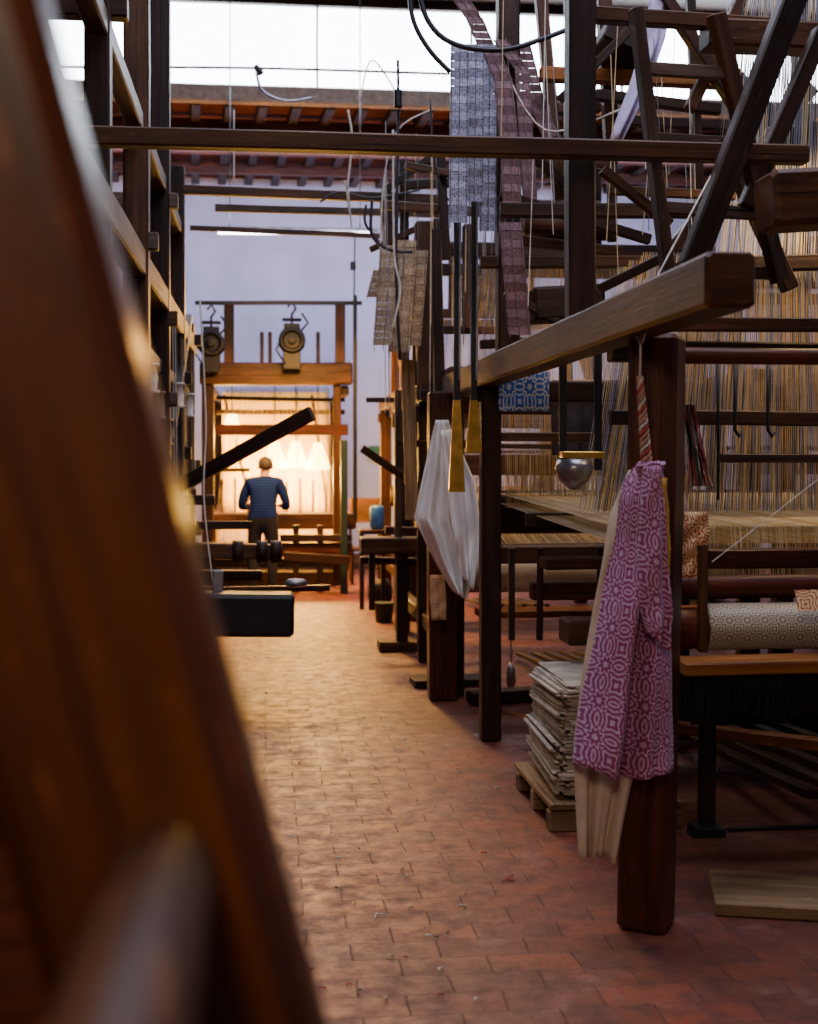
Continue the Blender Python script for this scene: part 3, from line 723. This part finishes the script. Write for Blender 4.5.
for cx,cy in ((211,343),(292,340)):
    c=RY(cx,cy,16.3); 
    for dy in (0,.10,.2): g.ring(c+V((0,dy,0)),(0,1,0),.135,.035,IRON)
    g.cyl(c+V((0,.02,0)),c+V((0,.18,0)),.125,IRON)
    g.cyl(c-V((0,.06,0)),c+V((0,.2,0)),.05,IRON)
    g.beam(c+V((-.16,.1,-.05)),c+V((.16,.1,-.05)),.16,.07,IRON)
    g.beam(c+V((-.1,.08,.16)),c+V((.1,.08,.16)),.12,.1,IRON)
    g.tube([c+V((0,.06,.17)),c+V((0,.06,.33)),c+V((.05,.06,.40)),c+V((0,.06,.48)),c+V((-.05,.06,.42))],.018,IRON)
    g.tube([c+V((-.12,.06,.26)),c+V((.12,.06,.26))],.022,IRON); g.beam(c+V((0,.06,-.36)),c+V((0,.06,-.12)),.22,.1,IRON)
    g.tube([c+V((.1,.02,.1)),c+V((.2,.02,.22)),c+V((.12,.02,.34))],.014,IRON); g.tube([c+V((-.12,.02,.05)),c+V((-.2,.02,-.12)),c+V((-.08,.02,-.3))],.014,IRON)
g.build('iron_fittings',C)
g=G()
sheet(g,RY(216,525,17.0),RY(334,525,17.0),RY(226,388,17.0),RY(330,388,17.0),70,.004,(T_CREAM,T_GOLD))
sheet(g,RY(216,545,16.8),RY(334,545,16.8),RY(216,505,19.2),RY(334,505,19.2),110,.004,(T_CREAM,T_GOLD))
g.build('warp_threads',C)
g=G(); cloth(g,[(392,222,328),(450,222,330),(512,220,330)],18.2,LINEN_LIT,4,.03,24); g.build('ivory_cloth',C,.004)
def lamp(x,y,Y,w=14,h=26,en=360):
    p=RY(x,y,Y); g=G(); s=Y/1300
    g.lathe(p+V((0,0,h*s/2)),p-V((0,0,h*s/2)),[(0,.05),(.05,.06),(.98,w*s),(1,w*s*.97)],SHADE,20); g.build('lamp_shade',C)
    g=G(); g.tube([p+V((0,0,h*s/2)),(p.x,p.y,2.75)],.008,CABLE); g.build('lamp_cord',C)
    l=bpy.data.lights.new('bulb','POINT'); l.energy=en; l.color=(1,.52,.09); l.shadow_soft_size=.15
    o=bpy.data.objects.new('bulb',l); o.location=p+V((0,-.1,-h*s/2-.12)); o.parent=C; bpy.context.scene.collection.objects.link(o)
lamp(275,455,17.4,12); lamp(296,454,17.5,12); lamp(318,456,17.4,12); lamp(232,420,17.6,9,16)
# ---------------------------------------------------------------- weaver figure
def weaver():
    vs=[];ed=[];rad=[]
    def n(p,r,par=None):
        vs.append(p); rad.append(r if isinstance(r,tuple) else (r,r))
        if par is not None: ed.append((par,len(vs)-1))
        return len(vs)-1
    pel=n((0,0,.95),(.17,.125)); be=n((0,.01,1.08),(.172,.135),pel); ch=n((0,.04,1.24),(.185,.13),be); uc=n((0,.10,1.36),(.17,.11),ch)
    nb=n((0,.15,1.44),(.062,.06),uc); nk=n((0,.18,1.49),(.056,.056),nb); h1=n((0,.205,1.54),(.066,.075),nk); h2=n((0,.22,1.60),(.076,.092),h1); h3=n((0,.215,1.655),(.062,.075),h2)
    for s in(-1,1):
        sh=n((s*.18,.10,1.375),.082,uc); ua=n((s*.235,.08,1.26),.068,sh); el=n((s*.28,.09,1.10),.056,ua); fa=n((s*.235,.22,1.09),.048,el); wr=n((s*.18,.35,1.10),.03,fa)
        pm=n((s*.165,.40,1.105),(.036,.02),wr); pe=n((s*.155,.445,1.105),(.038,.018),pm)
        for k,(dx,L) in enumerate(((-.030,.070),(-.010,.08),(.010,.074),(.029,.058))):
            b=n((s*.155+dx,.46,1.10),.010,pe); c=n((s*.155+dx*1.15,.46+L*.55,1.09),.009,b); n((s*.155+dx*1.2,.46+L,1.065),.008,c)
        t=n((s*.155-s*.045,.415,1.10),.012,pm); n((s*.155-s*.06,.45,1.085),.010,t)
        hp=n((s*.095,0,.87),(.105,.11),pel); mt=n((s*.105,.01,.68),.092,hp); kn=n((s*.11,.015,.49),.072,mt); cf=n((s*.115,-.015,.33),.066,kn); an=n((s*.12,-.02,.10),.050,cf)
        ft=n((s*.125,.05,.045),(.045,.035),an); n((s*.135,.15,.035),(.042,.028),ft)
    me=bpy.data.meshes.new('wv'); me.from_pydata(vs,ed,[]); o=bpy.data.objects.new('wv',me); bpy.context.scene.collection.objects.link(o)
    sk=o.modifiers.new('s','SKIN'); sk.use_smooth_shade=True
    for i,r in enumerate(rad):
        sv=me.skin_vertices[0].data[i]; sv.radius=r; sv.use_root=(i==0)
    su=o.modifiers.new('u','SUBSURF'); su.levels=2; su.render_levels=2
    dg=bpy.context.evaluated_depsgraph_get(); m2=bpy.data.meshes.new_from_object(o.evaluated_get(dg))
    bpy.data.objects.remove(o)
    m2.materials.clear()
    for m in (SHIRT,TROUS,SKIN,SHOE): m2.materials.append(m)
    for p in m2.polygons:
        c=p.center; p.use_smooth=True
        if c.z<.085: p.material_index=3
        elif c.y>.345 and .95<c.z<1.3: p.material_index=2
        elif c.z>1.455 and abs(c.x)<.12 and c.y>.10: p.material_index=2
        elif c.z<.98 : p.material_index=1
        else: p.material_index=0
    E=empty('weaver')
    b=bpy.data.objects.new('body',m2); bpy.context.scene.collection.objects.link(b); b.parent=E
    O=V((0,.15,-.02))
    def T(*a): return V(a)+O
    g=G()
    g.ring(T(0,.02,1.475),(0,-.5,1),.06,.014,SHIRT); 
    for s in(-1,1):
        g.lathe(T(s*.072,.06,1.60),T(s*.088,.055,1.605),[(0,.02),(.5,.03),(1,.022)],SKIN,10)
        g.lathe(T(s*.03,.150,1.625),T(s*.03,.166,1.625),[(0,.004),(.5,.011),(1,.004)],WHITE,8); g.lathe(T(s*.03,.164,1.625),T(s*.03,.168,1.625),[(0,.005),(1,.004)],TROUS,8)
        g.tube([T(s*.015,.166,1.645),T(s*.045,.16,1.645)],.004,HAIR)
    g.tube([T(0,.155,1.63),T(0,.175,1.60),T(0,.183,1.59),T(0,.165,1.58)],[.006,.010,.013,.008],SKIN,8)
    g.tube([T(-.022,.150,1.555),T(0,.156,1.553),T(.022,.150,1.555)],.005,CORD_R,6)
    g.build('face_details',E)
    me=bpy.data.meshes.new('hair'); vv=[];ff=[];N=16;K=9
    for i in range(K+1):
        ph=i/K*2.15
        for j in range(N):
            th=j/N*6.2832; r=1+.03*math.sin(th*5+i)
            fr=1.0 if math.sin(th)<.35 else max(.0,1-.75*(math.sin(th)-.35)/.65)
            pp=ph*fr
            vv.append(T(.085*r*math.sin(pp)*math.cos(th),.062+.10*r*math.sin(pp)*math.sin(th),1.625+.09*r*math.cos(pp)))
    for i in range(K):
        for j in range(N): ff.append((i*N+j,i*N+(j+1)%N,(i+1)*N+(j+1)%N,(i+1)*N+j))
    me.from_pydata(vv,[],ff); me.materials.append(HAIR)
    for p in me.polygons: p.use_smooth=True
    h=bpy.data.objects.new('hair',me); bpy.context.scene.collection.objects.link(h); h.parent=E
    sl=h.modifiers.new('s','SOLIDIFY'); sl.thickness=.01
    return E
w=weaver(); p=RZ(263,598); w.location=(p.x,p.y,0.0); w.rotation_euler=(0,0,math.radians(-8))
# ---------------------------------------------------------------- small floor things
g=G()
c=RZ(384,622); g.lathe(c,c+V((0,0,.2)),[(0,.08),(.05,.085),(.95,.1),(1,.105),(.98,.09)],GREENM)
g.build('green_bucket')
g=G(); c=RZ(380,606); g.lathe(c,c+V((0,0,.3)),[(0,.1),(.3,.14),(.8,.14),(1,.1)],IRON); g.build('yarn_basket')
e=empty('wooden_chair'); g=G(); c=RZ(366,582.5)
for dx in(-.2,.2):
    for dy in(-.2,.2): g.beam(c+V((dx,dy,0)),c+V((dx,dy,.45 if dy<0 else 1.15)),.04,.04,W_MID)
g.beam(c+V((-.22,0,.46)),c+V((.22,0,.46)),.44,.04,W_MID); g.beam(c+V((-.2,.2,.98)),c+V((.2,.2,.98)),.03,.34,W_MID); g.build('seat_and_legs',e)
e=empty('side_table'); g=G(); c=RY(377,520,14.4); g.beam((c.x-.2,c.y,.86),(c.x+.1,c.y,.86),.3,.05,W_MID)
for dx in (-.17,.07): g.beam((c.x+dx,c.y,0),(c.x+dx,c.y,.84),.05,.05,W_DARK)
g.build('table_top_and_legs',e)
g=G(); g.lathe((c.x,c.y,.886),(c.x,c.y,1.15),[(0,.06),(.1,.08),(.9,.08),(1,.06)],BLUEP);g.build('blue_jar')
g=G(); c=RZ(511,688); g.tube([c+V((0,0,.75)),c+V((0,0,.16))],.006,STEEL); g.lathe(c+V((0,0,.18)),c+V((0,0,0)),[(0,.01),(.25,.03),(.8,.035),(1,.02)],STEEL); g.build('hanging_weight')
g=G()
SC=[(268,657,.05,BLUEP),(364,718,.03,CORD),(405,738,.05,CORD),(512,878,.07,CORD_R),(508,881,.05,CORD_R),(380,916,.06,CORD),(225,659,.12,CORD),(480,735,.12,CORD),(300,745,.03,CORD),(400,752,.05,CORD)]
for i in range(60): SC.append((random.uniform(240,500),random.uniform(650,1000),random.uniform(.012,.03),random.choice((CORD,T_CREAM,CORD_R,CORD_D))))
for (x,y,s,m) in SC:
    c=RZ(x,y,.006); an=random.random()*3; u=V((math.cos(an),math.sin(an),0)); v=V((-u.y,u.x,0))
    g.tube([c-u*s/2,c+v*s*.3+V((0,0,.003)),c+u*s/2-v*s*.1],.0028,m,5)
g.build('thread_scraps')
g=G(); g.beam(RY(368,452,19.93),RY(386,452,19.93),.02,.18,plain('sign_green',(.03,.16,.07),.5)); g.build('exit_sign')
g=G()
def cab(pts,Y,r,m=CABLE):
    P=[RY(x,y,Y) for x,y in pts]; out=[]
    for i in range(len(P)-1):
        p0=P[max(i-1,0)];p1=P[i];p2=P[i+1];p3=P[min(i+2,len(P)-1)]
        for k in range(6):
            t=k/6; out.append(.5*((2*p1)+(p2-p0)*t+(2*p0-5*p1+4*p2-p3)*t*t+(3*p1-p0-3*p2+p3)*t**3))
    out.append(P[-1]); g.tube(out,r,m,6)
cab([(409,-40),(412,15),(428,48),(450,72)],6.5,.013); cab([(418,-40),(424,12),(450,42),(500,50),(545,38),(590,20)],6.4,.014)
cab([(372,200),(372,235),(390,250),(412,252)],9,.012); cab([(366,205),(366,225),(385,248)],9.1,.01)
cab([(60,67),(250,68),(450,74)],12,.013,IRON); 
cab([(256,68),(262,90),(285,101),(312,98)],12,.016,STEEL); cab([(255,66),(262,74)],12,.03,IRON)
cab([(348,110),(352,140),(347,190)],9,.008,CORD); cab([(360,100),(372,60),(398,95)],9,.006,CORD)
cab([(380,255),(384,180),(398,130),(430,110)],9,.006,CORD); cab([(348,190),(352,230),(345,180)],9.1,.005,CORD)
cab([(398,60),(398,130),(396,260),(400,360)],9,.012,CABLE); cab([(393,130),(394,250),(400,290),(392,330)],8.8,.008,CORD)
cab([(398,90),(398,108)],8.9,.03,IRON); cab([(320,202),(340,192),(372,198),(420,190)],9.5,.008,CABLE)
cab([(430,100),(436,170),(452,200),(470,150)],8,.007,CABLE); cab([(500,60),(545,130),(620,110)],7,.006,CORD)
cab([(200,300),(206,420),(204,500),(215,600)],9,.006,CORD); cab([(355,235),(354,300)],16,.01,CABLE); cab([(353,262),(353,270)],16,.04,CABLE)
cab([(234,110),(234,185)],12,.006,CORD)
g.build('hanging_cables')
e=empty('fluorescent_light'); g=G(); g.cyl(RY(218,232,14.5),RY(372,234,14.5),.022,TUBE); g.build('tube',e)
g=G(); g.beam(RY(212,228,14.55),RY(378,230,14.55),.06,.04,STEEL)
for x in (230,360): g.tube([RY(x,228,14.55),(RY(x,228,14.55).x,14.55,7.1)],.008,STEEL)
g.build('housing',e)
# ---------------------------------------------------------------- lights
def area(n,loc,tgt,sx,sy,en,col):
    l=bpy.data.lights.new(n,'AREA'); l.shape='RECTANGLE'; l.size=sx; l.size_y=sy; l.energy=en; l.color=col
    o=bpy.data.objects.new(n,l); o.location=loc; o.rotation_euler=(V(tgt)-V(loc)).to_track_quat('-Z','Y').to_euler(); bpy.context.scene.collection.objects.link(o)
area('skylight_near',(1.2,4.5,7.05),(1.2,4.5,0),4,2.4,370,(.82,.82,1))
area('skylight_mid',(1.2,10.8,7.05),(1.2,10.8,0),4,2.4,180,(.76,.78,1))
area('back_wall_cool_fill',(1.8,17.2,5.6),(1.8,20,3.2),9,.8,300,(.55,.62,1))  # unseen area light added under the timber ceiling to brighten the back wall
area('weaving_bay_warm_light',(.45,14.8,3.4),(.5,14.4,0),.6,.6,400,(1,.46,.08))
area('weaving_bay_warm_light',(.2,14.4,3.3),(.0,17.5,2.0),.5,.5,35,(1,.54,.14))  # unseen warm fill added to light the front of the far loom
area('loom_warm_fill',(2.6,5.6,3.0),(2.5,6.2,1.2),.5,.5,20,(1,.66,.32))  # this and the next: unseen warm fills added over the right-hand looms
area('loom_warm_fill',(2.3,9.0,3.2),(2.2,9.3,1.2),.5,.5,35,(1,.62,.28))
area('foreground_warm_fill',(-.6,-1.2,3.2),(.6,4.5,.6),.7,.7,62,(1,.74,.52))  # unseen fill added behind the camera to warm the foreground timbers
w=bpy.data.worlds.new('world'); bpy.context.scene.world=w; w.use_nodes=True
w.node_tree.nodes['Background'].inputs[0].default_value=(.6,.7,1,1); w.node_tree.nodes['Background'].inputs[1].default_value=.3
# ---------------------------------------------------------------- camera
cd=bpy.data.cameras.new('cam'); cam=bpy.data.objects.new('camera',cd); bpy.context.scene.collection.objects.link(cam)
cam.location=CAM; cam.rotation_euler=(math.pi/2,0,-AN)
cd.sensor_fit='VERTICAL'; cd.sensor_height=36; cd.sensor_width=28.76; cd.lens=1300/1024*36; cd.shift_y=-(512-465)/1024
cd.clip_start=.05
cd.dof.use_dof=True; cd.dof.focus_distance=6.0; cd.dof.aperture_fstop=2.6
bpy.context.scene.camera=cam
